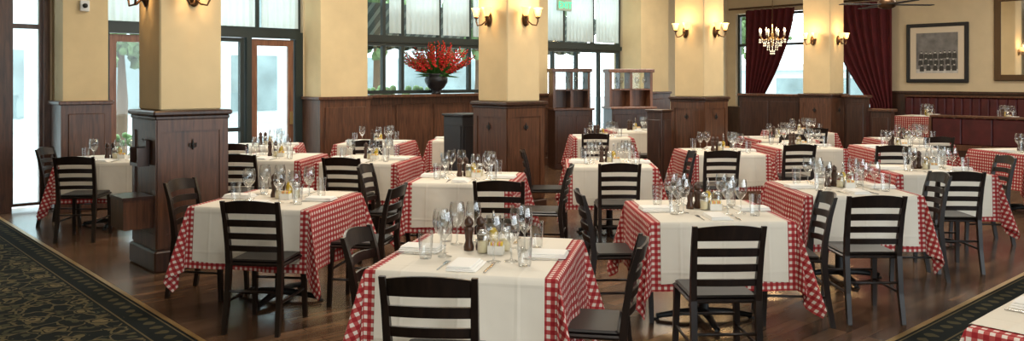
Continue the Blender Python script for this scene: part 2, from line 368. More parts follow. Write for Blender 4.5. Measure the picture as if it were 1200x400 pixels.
def windowd(n,b0,b1,z0,z1,mull,bars):
    mb=MB().mat('framed'); x0,x1=WD+.06,WD+.14; w=.06
    mb.box(x0,x1,b0,b0+w,z0,z1); mb.box(x0,x1,b1-w,b1,z0,z1); mb.box(x0,x1,b0+w,b1-w,z0,z0+w); mb.box(x0,x1,b0+w,b1-w,z1-w,z1)
    for m_ in mull: mb.box(x0,x1,m_-.03,m_+.03,z0+w,z1-w)
    for z in bars: mb.box(x0+.005,x1-.005,b0+w,b1-w,z-.03,z+.03)
    mb.mat('pane').box(x0+.03,x0+.035,b0+w,b1-w,z0+w,z1-w); struct('window_%d'%n,mb)
windowd(9,7.77,11.43,.97,3.28,(8.6,10.85),(2.5,))
def blind(a0,a1,z0,z1,b=WC+.02):
    rows=[]
    for k in range(6):
        z=z1+(z0-z1)*k/5; r=[]
        for i in range(61):
            t=i/60; r.append((t*(a1-a0)-(a1-a0)/2,.012*math.sin(t*(a1-a0)*60)*(.4+.6*k/5),z-z0))
        rows.append(r)
    x,y=R((a0+a1)/2,b); 
    o=obj('sheer_curtain',MB().mat('sheer').grid(rows).mesh('sheer_curtain'),None,(x,y,z0),TH); o['label']='gathered white sheer curtain across the transom window'; o['category']='curtain'; o['group']='sheer transom curtains'
for a0,a1 in ((3.3,3.9),(4.0,4.65),(4.75,5.4),(5.5,6.1),(7.8,8.05),(8.15,8.86),(8.95,9.55),(9.65,10.2),(11.3,12.05),(12.15,12.95),(13.05,13.8)): blind(a0,a1,2.44,3.7)
# ---------------- exterior ----------------
mb=MB().mat('concrete').box(-30,60,12.0,60,-.25,-.06); mb.box(18.3,60,-20,12,-.25,-.06); obj('pavement',mb.mesh('pavement'),None,(0,0,0),TH,kind='structure')
def building(a0,a1,b0,b1,h,lab,facing):
    mb=MB().mat('facade').box(a0,a1,b0,b1,-.06,h)
    if facing=='b':
        n=int((a1-a0)/2.6)
        for i in range(n):
            x=a0+.5+i*2.6
            mb.mat('facadeb').box(x,x+1.9,b0-.04,b0+.02,.4,2.6)
            for zz in (3.6,6.2): mb.box(x+.3,x+1.3,b0-.04,b0+.02,zz,zz+1.5)
        mb.mat('facade').box(a0-.2,a1+.2,b0-.3,b0,h-.4,h)
    else:
        n=int((b1-b0)/2.6)
        for i in range(n):
            x=b0+.5+i*2.6
            mb.mat('facadeb').box(a0-.04,a0+.02,x,x+1.9,.4,1.7)
        mb.mat('facade').box(a0-.3,a0,b0-.2,b1+.2,h-.3,h)
    o=obj('building',mb.mesh('building'),None,(0,0,0),TH); o['label']=lab; o['category']='building'
building(-12,7,30,36,8.5,'pale storefront building across the street','b')
building(7.6,30,31,37,9.5,'tall pale storefront building across the street','b')
building(38,42,-4,24,2.4,'low pale shop building across the side street','a')
def tree(a,b,h,r,sd):
    rnd=random.Random(sd); x,y=R(a,b)
    e=empty('tree',(x,y,-.06),0,'leafy street tree beside the pavement','tree','street trees')
    obj('trunk',MB().mat('bark').tube([(0,0,0),(.05,0,h*.4),(0,.05,h*.75)],[.14,.11,.05]).mesh('trunk'),e)
    mb=MB().mat('hedge')
    for i in range(260):
        c=Vector((rnd.gauss(0,1),rnd.gauss(0,1),rnd.gauss(0,1))).normalized()*r*rnd.uniform(.3,1.0); rr=r*rnd.uniform(.05,.12)
        pr=[(rr*math.sin(math.pi*k/4)*rnd.uniform(.6,1.2)+.001,-rr*math.cos(math.pi*k/4)) for k in range(5)]
        mb.lathe(pr,5,(c.x,c.y,h*.8+c.z*.8),False)
    obj('foliage',mb.mesh('foliage'),e)
tree(1.0,14.6,3.2,1.1,1); tree(2.2,19,4.5,1.4,2); tree(7.5,20,5,1.7,3); tree(12.2,19,4.4,1.6,4); tree(22,13.5,4,1.3,5); tree(19,20,5,1.8,6); tree(5.2,17.5,3.2,1.0,11); tree(15.8,19,4.2,1.5,12)
def hedge(a0,a1,b,h):
    rnd=random.Random(int(a0*10)); x,y=R((a0+a1)/2,b); mb=MB().mat('hedge'); L=(a1-a0)/2
    for i in range(int(L*160)):
        rr=rnd.uniform(.035,.085); pr=[(rr*math.sin(math.pi*k/4)+.001,-rr*math.cos(math.pi*k/4)) for k in range(5)]
        mb.lathe(pr,5,(rnd.uniform(-L,L),rnd.uniform(-.2,.2),rnd.uniform(.1,h)),False)
    o=obj('hedge',mb.mesh('hedge'),None,(x,y,-.06),TH); o['label']='clipped green hedge outside the windows'; o['category']='hedge'
hedge(7.2,10.2,13.6,1.55); hedge(3.4,5.2,14.4,.8)
def awn(a0,a1):
    n=int((a1-a0)*30); r0,r1,r2=[],[],[]
    for i in range(n+1):
        t=i/n*(a1-a0)-(a1-a0)/2; r0.append((t,0,.75)); r1.append((t,.9,.12)); r2.append((t,.91,.12-.1-.05*abs(math.sin(t*math.pi*2.5))))
    x,y=R((a0+a1)/2,WC+.27); o=obj('awning',MB().mat('awning').grid([r0,r1,r2],False).mesh('awning'),None,(x,y,2.22),TH); o['label']='dark green striped awning with scalloped valance outside the window'; o['category']='awning'
awn(7.2,10.2); awn(11.3,13.8)
# ---------------- pillars ----------------
def pillar(k):
    a0=2.43+4*k; b0=7.18; s=.61; x,y=R(a0+s/2,b0+s/2); h=s/2
    e=empty('pillar',(x,y,0),TH,'square cream plaster pillar with dark wood wainscot base','pillar','square dining room pillars')
    obj('plaster_shaft',MB().mat('plaster').box(-h+.035,h-.035,-h+.035,h-.035,1.38,CH-.002,.012).mesh('plaster_shaft'),e)
    mb=MB().mat('wains').box(-h,h,-h,h,.18,1.30)
    for sx,sy in ((1,0),(-1,0),(0,1),(0,-1)):
        for (u0,u1,z0,z1) in ((-h,-h+.07,.2,1.3),(h-.07,h,.2,1.3),(-h+.07,h-.07,1.2,1.3),(-h+.07,h-.07,.2,.32)):
            t0,t1=h-.001,h+.012
            if sx: mb.box(min(sx*t0,sx*t1),max(sx*t0,sx*t1),u0,u1,z0,z1)
            else: mb.box(u0,u1,min(sy*t0,sy*t1),max(sy*t0,sy*t1),z0,z1)
    obj('wainscot',mb.mesh('wainscot'),e)
    mb=MB().mat('wainsdark').box(-h-.02,h+.02,-h-.02,h+.02,1.30,1.335,.008); mb.box(-h-.04,h+.04,-h-.04,h+.04,1.335,1.38,.012); obj('cap_molding',mb.mesh('cap_molding'),e)
    mb=MB().mat('wainsdark').box(-h-.03,h+.03,-h-.03,h+.03,0,.18,.012); obj('base_molding',mb.mesh('base_molding'),e)
    return a0,b0
def sconce_tpl():
    bp=MB().mat('bronze').lathe([(.001,-.0),(.05,.0),(.055,.01),(.03,.03),(.015,.05),(.001,.055)],16).mesh('backplate')
    for v in bp.vertices: x,y,z=v.co; v.co=(x,z,y*1.7)
    parts=[('backplate',bp)]
    for s in (-1,1):
        path=[(0,.04,-.02),(s*.03,.09,-.07),(s*.075,.12,-.08),(s*.1,.12,-.03),(s*.1,.12,.01)]
        am=MB().mat('bronze').tube(path,.009,8); am.lathe([(.004,-.01),(.028,.0),(.03,.012),(.012,.02)],12,(s*.1,.12,.01))
        parts.append(('arm',am.mesh('arm')))
        sh=MB().mat('shade').lathe([(.022,.0),(.034,.02),(.040,.05),(.046,.078),(.062,.102),(.059,.101),(.042,.078),(.034,.045),(.02,.006)],16,(s*.1,.12,.03),False)
        parts.append(('shade',sh.mesh('shade')))
    return Tpl('wall_sconce',parts,'bronze two-arm wall sconce with glowing bell glass shades','lamp','wall sconces')
SC=sconce_tpl()
def lamp_pt(x,y,z,e=7,c=(1,.62,.30),r=.06):
    l=bpy.data.lights.new('sconce_light','POINT'); l.energy=e; l.color=c; l.shadow_soft_size=r
    o=bpy.data.objects.new('sconce_light',l); COL.objects.link(o); o.location=(x,y,z); return o
def ornament_tpl():
    mb=MB().mat('black')
    mb.lathe([(.001,-.05),(.008,-.03),(.012,0),(.006,.03),(.001,.055)],8)
    mb.tube([(-.03,0,-.02),(-.028,0,.012),(-.012,0,.0),(0,0,-.01)],.006,6); mb.tube([(.03,0,-.02),(.028,0,.012),(.012,0,0),(0,0,-.01)],.006,6); mb.tube([(-.02,0,-.022),(.02,0,-.022)],.006,6)
    return Tpl('wall_ornament',[('o',mb.mesh('wall_ornament'))],'small black iron fleur ornament fixed to wood panelling','ornament','iron ornaments')
OR=ornament_tpl()
for k in range(4):
    a0,b0=pillar(k)
    x,y=R(a0+.03,b0+.36); SC.put((x,y,2.38),TH+math.pi/2); 
    x,y=R(a0+.32,b0+.03); SC.put((x,y,2.38),TH+math.pi)
    x,y=R(a0-.17,b0+.36); lamp_pt(x,y,2.55); x,y=R(a0+.32,b0-.17); lamp_pt(x,y,2.55)
    x,y=R(a0-.013,b0+.32); OR.put((x,y,1.08),TH+math.pi/2)
    x,y=R(a0+.30,b0-.013); OR.put((x,y,1.08),TH+math.pi)
x,y=R(2.43-.135,7.40); 
mb=MB().mat('wains'); mb.box(-.17,.17,-.12,.12,0,.02)
mb.box(-.17,-.15,-.12,.12,.02,.25); mb.box(.15,.17,-.12,.12,.02,.25); mb.box(-.15,.15,-.12,-.10,.02,.25); mb.box(-.15,.15,.10,.12,.02,.25); mb.mat('wainsdark').box(-.18,.18,-.13,.12,.25,.275)
o=obj('wooden_box',mb.mesh('wooden_box'),None,(x,y,.38),TH-math.pi/2); o['label']='dark wooden box mounted on the pillar wainscot'; o['category']='box'
mb=MB().mat('wainsdark').box(-.1,.1,-.05,.05,0,.03); mb.box(-.1,.1,.02,.05,.03,.22); mb.box(-.1,-.08,-.05,.02,.03,.16); mb.box(.08,.1,-.05,.02,.03,.16)
x,y=R(2.43-.065,7.42); o=obj('wall_rack',mb.mesh('wall_rack'),None,(x,y,.9),TH-math.pi/2); o['label']='small open wooden menu rack on the pillar'; o['category']='rack'
# ---------------- furniture templates ----------------
def chair_tpl():
    parts=[]
    seat=MB().mat('chair'); seat.box(-.195,.195,-.19,.21,.428,.45,.008); seat.mat('seat').box(-.185,.185,-.18,.20,.45,.470,.01)
    parts.append(('seat',seat.mesh('seat')))
    for s in (-1,1):
        l=MB().mat('chair').sweepbox([(s*.185,.19,0),(s*.175,.175,.426)],[.014,.018],[.014,.018]); parts.append(('leg',l.mesh('front_leg')))
    for s in (-1,1):
        l=MB().mat('chair').sweepbox([(s*.182,-.26,0),(s*.178,-.225,.2),(s*.177,-.2,.45),(s*.179,-.212,.58),(s*.182,-.24,.74),(s*.187,-.275,.865)],[.014,.016,.017,.016,.015,.013],[.016,.018,.019,.017,.015,.011]); parts.append(('leg',l.mesh('rear_leg')))
    b=MB().mat('chair')
    def py(z): return -.2-.012*(z-.45)/.13 if z<.58 else (-.212-.028*(z-.58)/.16 if z<.74 else -.24-.035*(z-.74)/.125)
    for z0,h in ((.530,.038),(.610,.042),(.694,.046),(.782,.074)):
        rows=[]
        for (dz,dy) in ((0,-.007),(h,-.007),(h,.007),(0,.007),(0,-.007)):
            r=[]
            for i in range(17):
                t=i/16*2-1; zz=z0+dz+(.02*(1-t*t) if dz>0 and h>.06 else .008*(1-t*t))
                r.append((t*.170,py(z0+dz)+dy-.04*(1-t*t),zz))
            rows.append(r)
        b.grid(rows,False)
    parts.append(('backrest',b.mesh('backrest')))
    st=MB().mat('chair'); 
    for s in (-1,1): st.tube([(s*.18,-.225,.2),(s*.18,.18,.2)],.009,6)
    st.tube([(-.18,.175,.27),(.18,.175,.27)],.009,6); st.tube([(-.18,-.22,.27),(.18,-.22,.27)],.009,6)
    parts.append(('stretcher',st.mesh('stretcher')))
    return Tpl('dining_chair',parts,'dark wooden ladder-back dining chair','chair','dining chairs')
CHAIR=chair_tpl()
def chair(bx,by,deg,label=None):
    r=math.radians(deg); d=(-math.sin(r),math.cos(r))
    return CHAIR.put((bx+d[0]*.25,by+d[1]*.25,0),r,label)
def table_tpl(hx,hy):
    t=MB().mat('tabletop').box(-hx+.01,hx-.01,-hy+.01,hy-.01,.71,.744,.006).mesh('tabletop')
    p=MB().mat('metal').lathe([(.05,.05),(.035,.08),(.033,.66),(.1,.69),(.1,.709)],14).mesh('pedestal')
    b=MB().mat('metal')
    for q in range(4):
        c,s_=math.cos(q*math.pi/2+.0),math.sin(q*math.pi/2+.0)
        b.tube([(0,0,.055),(c*.15,s_*.15,.05),(c*.33,s_*.33,.024)],[.028,.024,.018],8); b.lathe([(.02,0),(.024,.004),(.02,.01)],10,(c*.33,s_*.33,0))
    return Tpl('dining_table',[('tabletop',t),('pedestal',p),('base',b.mesh('base'))],'square pedestal dining table under cloths','table','dining tables')
def cloth(hx,hy,h,ph,wave=.022):
    def wv(side,t,d): return wave*(d/h)*(math.sin(t*11+ph+side*1.7)+.7*math.sin(t*23+ph*2+side)*math.cos(t*4+ph))
    def fl(d): return .008*min(1,d/.02)+.055*d
    N=20; C=24
    sides=[((-hx,-hy),(hx,-hy),(0,-1)),((hx,-hy),(hx,hy),(1,0)),((hx,hy),(-hx,hy),(0,1)),((-hx,hy),(-hx,-hy),(-1,0))]
    pts=[]
    for si,(p0,p1,n) in enumerate(sides):
        L=math.hypot(p1[0]-p0[0],p1[1]-p0[1])
        for i in range(N+1):
            t=i/N; pts.append(('s',si,(t-.5)*L,(p0[0]+(p1[0]-p0[0])*t,p0[1]+(p1[1]-p0[1])*t),n,0))
        a0=math.atan2(n[1],n[0])
        for i in range(1,C):
            th=math.pi/2*i/C; a=a0+th; pts.append(('c',si,th,p1,(math.cos(a),math.sin(a)),th))
    J=10; n=len(pts); vs=[];uv=[]
    for p in pts: vs.append((p[3][0],p[3][1],0)); uv.append((p[3][0]+5.02,p[3][1]+5.02))
    for j in range(1,J+1):
        for ty,si,t,e,nn,th in pts:
            D=h if ty=='s' else h/max(math.cos(th),math.sin(th))
            d=.012 if j==1 else D*(j-1)/(J-1)
            if j==2: d=max(d,.02)
            if ty=='s':
                L=hx if si%2==0 else hy
                edge=max(0,(abs(t)-L*.7)/(L*.3)); o=fl(d)+wv(si,t,d)*(1-edge); 
            else:
                w=math.sin(2*th); o=fl(d)+d*(.17*w**1.5 + .12*math.sin(th*11+ph+si*1.3)*w)
            z=-math.sqrt(max(0,d*d-min(o*o,d*d*.9)))
            vs.append((e[0]+nn[0]*o,e[1]+nn[1]*o,z)); uv.append((e[0]+nn[0]*d+5.02,e[1]+nn[1]*d+5.02))
    mb=MB().mat('gingham'); fs=[tuple(range(n))]
    for j in range(J):
        for i in range(n):
            k=(i+1)%n; fs.append((j*n+i,(j+1)*n+i,(j+1)*n+k,j*n+k))
    mb.add(vs,fs,True); mb.smooth[0]=False
    g=mb.mesh('checkered_tablecloth',uv)
    w=hx-.055; rows=[]
    def H2(x): return h-.05+.012*math.sin(x*5+ph)
    fr_=[1-q/8 for q in range(8)]
    def fr(side,x,d):
        L=hx; edge=max(0,(abs(x)-L*.7)/(L*.3)); return fl(d)+wv(0 if side<0 else 2,x if side<0 else -x,min(d,h))*(1-edge)+.007
    def dd(x): return [H2(x)*f for f in fr_]+[.03,.012]
    for k in range(10):
        r=[]
        for i in range(29):
            x=-w+2*w*i/28; d=dd(x)[k]; o=fr(-1,x,d); z=-math.sqrt(max(0,d*d-min(o*o,d*d*.9))); r.append((x,-hy-o,z+.004))
        rows.append(r)
    for yy in (-hy-.003,-hy/2,0,hy/2,hy+.003): rows.append([(-w+2*w*i/28,yy,.004) for i in range(29)])
    for k in reversed(range(10)):
        r=[]
        for i in range(29):
            x=-w+2*w*i/28; d=dd(-x)[k]; o=fr(1,x,d); z=-math.sqrt(max(0,d*d-min(o*o,d*d*.9))); r.append((x,hy+o,z+.004))
        rows.append(r)
    tm=MB().mat('white').grid(rows,True).mesh('white_table_topper')
    return g,tm
H=.46
TB=table_tpl(H,H)
CL=[cloth(H,H,.43,ph) for ph in (0.3,2.1,4.4,5.5)]
# tableware
def T1(name,mb,label,cat,group): return Tpl(name,[(name,mb.mesh(name))],label,cat,group)
WG=T1('wine_glass',MB().mat('glass').lathe([(.036,0),(.036,.003),(.007,.008),(.0045,.02),(.0045,.09),(.014,.10),(.036,.13),(.044,.16),(.042,.195),(.035,.23)],16,cap=False),'clear stemmed wine glass on a set table','wine glass','wine glasses')
TG=T1('water_glass',MB().mat('glass').lathe([(.002,.004),(.029,.0),(.031,.01),(.036,.08),(.039,.14)],14,cap=False),'clear water tumbler on a set table','glass','water glasses')
PM=Tpl('pepper_mill',[('body',MB().mat('mill').lathe([(.026,0),(.028,.02),(.018,.05),(.022,.09),(.026,.11),(.02,.125)],12).mesh('body')),('knob',MB().mat('mill').lathe([(.018,.126),(.024,.14),(.022,.16),(.01,.172),(.003,.18)],12).mesh('knob'))],'turned dark wood pepper mill among condiments','pepper mill','pepper mills')
CR=Tpl('oil_cruet',[('bottle',MB().mat('glass').lathe([(.026,0),(.028,.01),(.028,.10),(.012,.13),(.010,.17),(.013,.175)],12,cap=False).mesh('bottle')),('oil',MB().mat('oil').lathe([(.024,.004),(.025,.01),(.025,.095),(.01,.12)],12).mesh('oil')),('spout',MB().mat('steel').lathe([(.008,.172),(.008,.185),(.003,.21)],8).mesh('spout'))],'glass cruet of golden olive oil with steel spout','oil bottle','oil cruets')
CS=Tpl('cheese_shaker',[('jar',MB().mat('glass').lathe([(.028,0),(.03,.01),(.03,.08),(.026,.095)],12,cap=False).mesh('jar')),('cheese',MB().mat('cheese').lathe([(.025,.004),(.027,.01),(.027,.06)],12).mesh('cheese')),('lid',MB().mat('steel').lathe([(.028,.095),(.028,.108),(.018,.12),(.004,.122)],12).mesh('lid'))],'glass cheese shaker with domed steel lid','shaker','cheese shakers')
mbh=MB().mat('ceramic').box(-.04,.04,-.025,.025,0,.006); mbh.box(-.04,-.036,-.025,.025,.006,.045); mbh.box(.036,.04,-.025,.025,.006,.045); mbh.box(-.036,.036,-.025,-.021,.006,.045); mbh.box(-.036,.036,.021,.025,.006,.045)
pk=MB()
for i in range(8): pk.mat(('ceramic','yellow','pink','yellow')[i%4]).box(-.033+i*.0085,-.027+i*.0085,-.018,.018,.007,.062)
SCD=Tpl('sugar_caddy',[('holder',mbh.mesh('holder')),('packets',pk.mesh('packets'))],'white ceramic caddy filled with sugar packets','sugar caddy','sugar caddies')
def napkin_mb():
    mb=MB().mat('napkin').box(-.075,.075,-.11,.11,0,.007,.003); mb.box(-.072,.06,-.108,.10,.007,.015,.003); mb.box(-.07,.05,-.106,.095,.015,.024,.004); return mb
NP=T1('napkin',napkin_mb(),'white folded linen napkin at a place setting','napkin','folded napkins')
fk=MB().mat('steel'); fk.box(-.004,.004,-.1,.03,.001,.004); fk.box(-.011,.011,.03,.05,.001,.004)
for i in range(4): fk.box(-.011+i*.0063,-.008+i*.0063,.05,.095,.001,.004)
FK=T1('fork',fk,'stainless steel dinner fork beside a napkin','fork','forks')
kn=MB().mat('steel').box(-.006,.006,-.11,-.01,.001,.006); kn.add([(-.006,-.01,.002),(.008,-.01,.002),(.009,.06,.002),(.002,.11,.002),(-.006,.1,.002),(-.006,-.01,.004),(.008,-.01,.004),(.009,.06,.004),(.002,.11,.004),(-.006,.1,.004)],[(4,3,2,1,0),(5,6,7,8,9),(0,1,6,5),(1,2,7,6),(2,3,8,7),(3,4,9,8),(4,0,5,9)])
KN=T1('knife',kn,'stainless steel dinner knife beside a napkin','knife','knives')
def settable(cx,cy,deg,detail=2,seats=(0,1,2,3),seed=0,hx=H,hy=H,z0=0):
    rnd=random.Random(seed+int(cx*100)+int(cy*37)); r=math.radians(deg)
    c,s=math.cos(r),math.sin(r)
    def W(x,y): return (cx+x*c-y*s, cy+x*s+y*c)
    TB.put((cx,cy,z0),r)
    g,tm=CL[seed%4]; fl=r+(math.pi if seed%2 else 0)
    o=obj('checkered_tablecloth',g,None,(cx,cy,z0+.747),fl); o['label']='red and white checkered tablecloth draped over a dining table'; o['category']='tablecloth'; o['group']='checkered tablecloths'
    o=obj('white_table_topper',tm,None,(cx,cy,z0+.747),fl); o['label']='white linen topper laid over the checkered cloth'; o['category']='tablecloth'; o['group']='white toppers'
    zt=z0+.752
    dirs={0:(0,-1),1:(1,0),2:(0,1),3:(-1,0)}
    for q in seats:
        dx,dy=dirs[q]; px,py=dx*(H-.13),dy*(H-.13); rq=r+{0:0,1:math.pi/2,2:math.pi,3:-math.pi/2}[q]+rnd.uniform(-.06,.06)
        x,y=W(px,py); NP.put((x,y,zt),rq)
        tx,ty=-dy,dx
        if detail>=1:
            x,y=W(px-tx*.115,py-ty*.115); FK.put((x,y,zt),rq); x,y=W(px+tx*.115,py+ty*.115); KN.put((x,y,zt),rq)
        if q in (1,3):tx,ty=tx*.7,ty*.7
        x,y=W(px*.52+tx*.2+rnd.uniform(-.015,.015),py*.52+ty*.2); WG.put((x,y,zt),rnd.random()*6)
        x,y=W(px*.75+tx*.27,py*.75+ty*.27+rnd.uniform(-.01,.01)); TG.put((x,y,zt),0)
        if detail>=1 or q<2:
            x,y=W(px*.62+tx*.105,py*.62+ty*.105); (WG).put((x,y,zt),0)
    cr=rnd.uniform(-.3,.3)
    def P(x,y): 
        xx=x*math.cos(cr)-y*math.sin(cr); yy=x*math.sin(cr)+y*math.cos(cr); a,b=W(xx,yy); return (a,b,zt)
    PM.put(P(-.08,.05)); PM.put(P(-.02,.07)); CR.put(P(.05,.05)); CS.put(P(0,-.01))
    SCD.put(P(.07,-.03),r)
    if detail>=2: CS.put(P(.11,.05)); 
settable(-.15,4.23,-12,2,(0,1,2,3),0)
settable(-1.75,6.15,-12,2,(0,1,2,3),1)
settable(1.32,5.62,2,2,(0,1,2,3),2)
settable(2.72,6.78,1,2,(0,1,2,3),3)
settable(4.12,8.15,-3,2,(0,1,3),4)
settable(1.05,8.8,-3,1,(0,1,2,3),5)
settable(-.4,7.5,-8,2,(0,1,2,3),6)
settable(-1.6,9.2,-10,1,(0,1,3),7)
settable(-2.75,9.5,-6,1,(0,2,3),22)
settable(-4.5,9.25,8,1,(0,1,3),8)
settable(2.6,10.2,3,1,(0,1,2),9)
settable(3.85,11.0,3,1,(0,1,2),10)
settable(5.1,10.8,-3,1,(0,1,3),11)
settable(6.45,10.2,10,1,(0,1,3),12)
settable(-1.95,11.7,-8,0,(0,1,3),13)
settable(-3.35,11.1,10,0,(0,1),14)
settable(-.72,12.35,-5,0,(0,3),15)
settable(1.4,12.9,0,0,(0,1,3),16)
settable(4.95,14.1,5,0,(0,1,3),17)
settable(2.15,14.4,5,0,(0,1),18)
settable(4.05,12.5,3,0,(0,1,3),24)
settable(5.9,12.2,-4,0,(0,1,3),25)
settable(2.30,2.93,42.2,1,(2,3),19)
PZ=.2
for b in (6.2,4.85):
    x,y=R(16.3,b); settable(x,y,42.2,1,(1,3),20+int(b),z0=PZ)
for c in [(-.33,3.26,-6),(-.78,4.22,-100),(.60,3.98,80),(-1.68,5.26,-8),(-.86,6.02,80),(-2.56,6.35,-102),(-.70,9.0,82),(-1.32,7.45,-98),(-.1,6.3,-5),(.50,7.42,82),(.15,8.95,-92),(1.0,7.6,0),(1.93,8.85,88),(.5,5.7,-88),(1.16,4.38,2),(2.14,5.6,84),(2.45,5.5,0),(3.54,6.8,86),(3.8,6.92,-3),(5.0,8.3,84),(2.3,8.95,2),(3.45,9.8,3),(-4.42,8.25,6),(-5.3,9.3,-86),(-2.85,8.5,-6),(-3.4,9.9,10),(-1.85,10.45,-8),(.15,12.2,80),(1.2,11.75,0),(4.85,13.05,5),(4.5,9.65,-3),(6.6,9.05,12),(2.35,12.9,95),(-4.35,10.7,-85),(4.0,11.62,3),(5.8,11.1,-4),(-1.7,8.15,-10)]:
    chair(*c)
# ---------------- booths, partitions ----------------
struct('floor_platform',MB().mat('wainsdark').box(15.12,17.93,2.6,7.3,0,PZ))
def partition(a0,a1,b0,b1,h):
    cx,cy=R((a0+a1)/2,(b0+b1)/2); X=(a1-a0)/2;Y=(b1-b0)/2
    e=empty('low_partition',(cx,cy,0),TH,'low dark wood panelled partition with cap rail','partition')
    mb=MB().mat('wainsdark').box(-X+.02,X-.02,-Y+.02,Y-.02,0,h-.05)
    n=max(1,int(2*Y/.7))
    for i in range(n):
        y0=-Y+.06+i*(2*Y-.06)/n; mb.box(-X+.005,-X+.02,y0,y0+(2*Y-.06)/n-.06,.2,h-.15,.005)
    obj('panel',mb.mesh('panel'),e); obj('cap_rail',MB().mat('wains').box(-X-.02,X+.02,-Y-.02,Y+.02,h-.05,h,.01).mesh('cap_rail'),e)
partition(14.7,14.9,7.9,9.3,1.36); partition(14.7,14.9,6.65,7.1,1.36); partition(14.7,14.9,6.2,6.6,1.12)
def banquette(a0,a1,b0,b1,back_at,label,z=PZ,ht=1.0):
    cx,cy=R((a0+a1)/2,(b0+b1)/2); X=(a1-a0)/2;Y=(b1-b0)/2
    e=empty('banquette',(cx,cy,z),TH,label,'booth seat','burgundy booths')
    s=back_at
    mb=MB().mat('wainsdark').box(-X,X,-Y,Y,0,.3); obj('base',mb.mesh('base'),e)
    mb=MB().mat('burg'); 
    if s>0: mb.box(-X,X-.18,-Y,Y,.3,.46,.03)
    else: mb.box(-X+.18,X,-Y,Y,.3,.46,.03)
    obj('seat',mb.mesh('seat'),e)
    mb=MB().mat('burg'); n=int(2*Y/.16)
    for i in range(n):
        y0=-Y+i*2*Y/n; y1=y0+2*Y/n
        if s>0: mb.box(X-.17,X-.03,y0,y1,.3,ht-.04,.025)
        else:
            mb.box(-X+.06,-X+.19,y0,y1,.3,ht-.04,.025)
    if s<0:
        for i in range(3):
            y0=-Y+i*2*Y/3; mb.box(-X-.012,-X+.05,y0+.005,y0+2*Y/3-.005,.32,ht-.05,.014)
    obj('backrest',mb.mesh('backrest'),e)
    mb=MB().mat('wains')
    if s>0: mb.box(X-.19,X,-Y,Y,ht-.04,ht,.008)
    else:
        mb.box(-X-.03,-X+.21,-Y-.03,Y+.03,ht-.04,ht,.008); mb.box(-X-.03,-X+.21,-Y-.04,-Y,0,ht-.04); mb.box(-X-.03,-X+.21,Y,Y+.04,0,ht-.04)
        mb.box(-X-.02,-X,-Y,Y,.22,.32)
    obj('cap_rail',mb.mesh('cap_rail'),e)
banquette(17.15,17.9,2.7,7.2,1,'tufted burgundy leather banquette along the wainscot wall',ht=1.12)
banquette(15.18,15.7,4.25,5.7,-1,'burgundy leather booth seat backing onto the dining floor',ht=.82)
banquette(15.18,15.7,2.7,4.12,-1,'burgundy leather booth seat backing onto the dining floor',ht=.82)
def podium(x,y,w,d,h,k,lab):
    e=empty('host_podium',(x,y,0),TH,lab,'podium')
    mb=MB().mat(k).box(-w,w,-d,d,.06,h-.03,.008); mb.box(-w+.03,w-.03,-d-.012,-d,.15,h-.15,.005); mb.box(-w-.012,-w,-d+.03,d-.03,.15,h-.15,.005); mb.mat('black').box(-w+.02,w-.02,-d+.02,d-.02,0,.06); obj('body',mb.mesh('body'),e)
    obj('top',MB().mat(k).box(-w-.02,w+.02,-d-.02,d+.02,h-.03,h,.006).mesh('top'),e)
podium(-.62,10.75,.2,.2,1.2,'blue','slate wooden service podium beside a pillar')
podium(2.2,12.2,.12,.14,1.2,'wainsdark','dark wooden service podium beside a pillar')
def hutch(x,y,w,k,lab,rz=TH*.3):
    e=empty('service_hutch',(x,y,0),rz,lab,'cabinet','service hutches')
    mb=MB().mat('wainsdark').box(-w,w,-.25,.25,0,1.08,.006)
    for i in (-1,0): mb.box(-w+.04+(i+1)*w,-.02+(i+1)*w,-.262,-.25,.12,.98,.005)
    obj('base_cabinet',mb.mesh('base_cabinet'),e); obj('worktop',MB().mat(k).box(-w-.03,w+.03,-.28,.27,1.08,1.12,.006).mesh('worktop'),e)
    mb=MB().mat(k)
    for sx in (-w,-.025,w-.05): mb.box(sx,sx+.05,-.12,.2,1.12,1.78)
    mb.box(-w+.05,w-.05,-.12,.2,1.44,1.465); mb.box(-w-.03,w+.03,-.15,.22,1.78,1.85,.008); mb.box(-w+.05,w-.05,.17,.2,1.12,1.44)
    obj('shelf_unit',mb.mesh('shelf_unit'),e)
    mb=MB().mat('pane')
    for x0,x1 in ((-w+.05,-.025),(.025,w-.05)): mb.box(x0,x1,.165,.169,1.465,1.78)
    obj('glass',mb.mesh('glass'),e)
    for i in range(5):
        xx=-w+.12+i*(2*w-.24)/4; c,s=math.cos(rz),math.sin(rz)
        WG.put((x+xx*c,y+xx*s,1.465),0,'clear stemmed glass stored on the hutch shelf','stored stemware')
hutch(1.08,15.2,.36,'wains','wooden service hutch with glass shelves'); hutch(2.28,15.9,.44,'framew','brown wooden service hutch with open glass shelves')
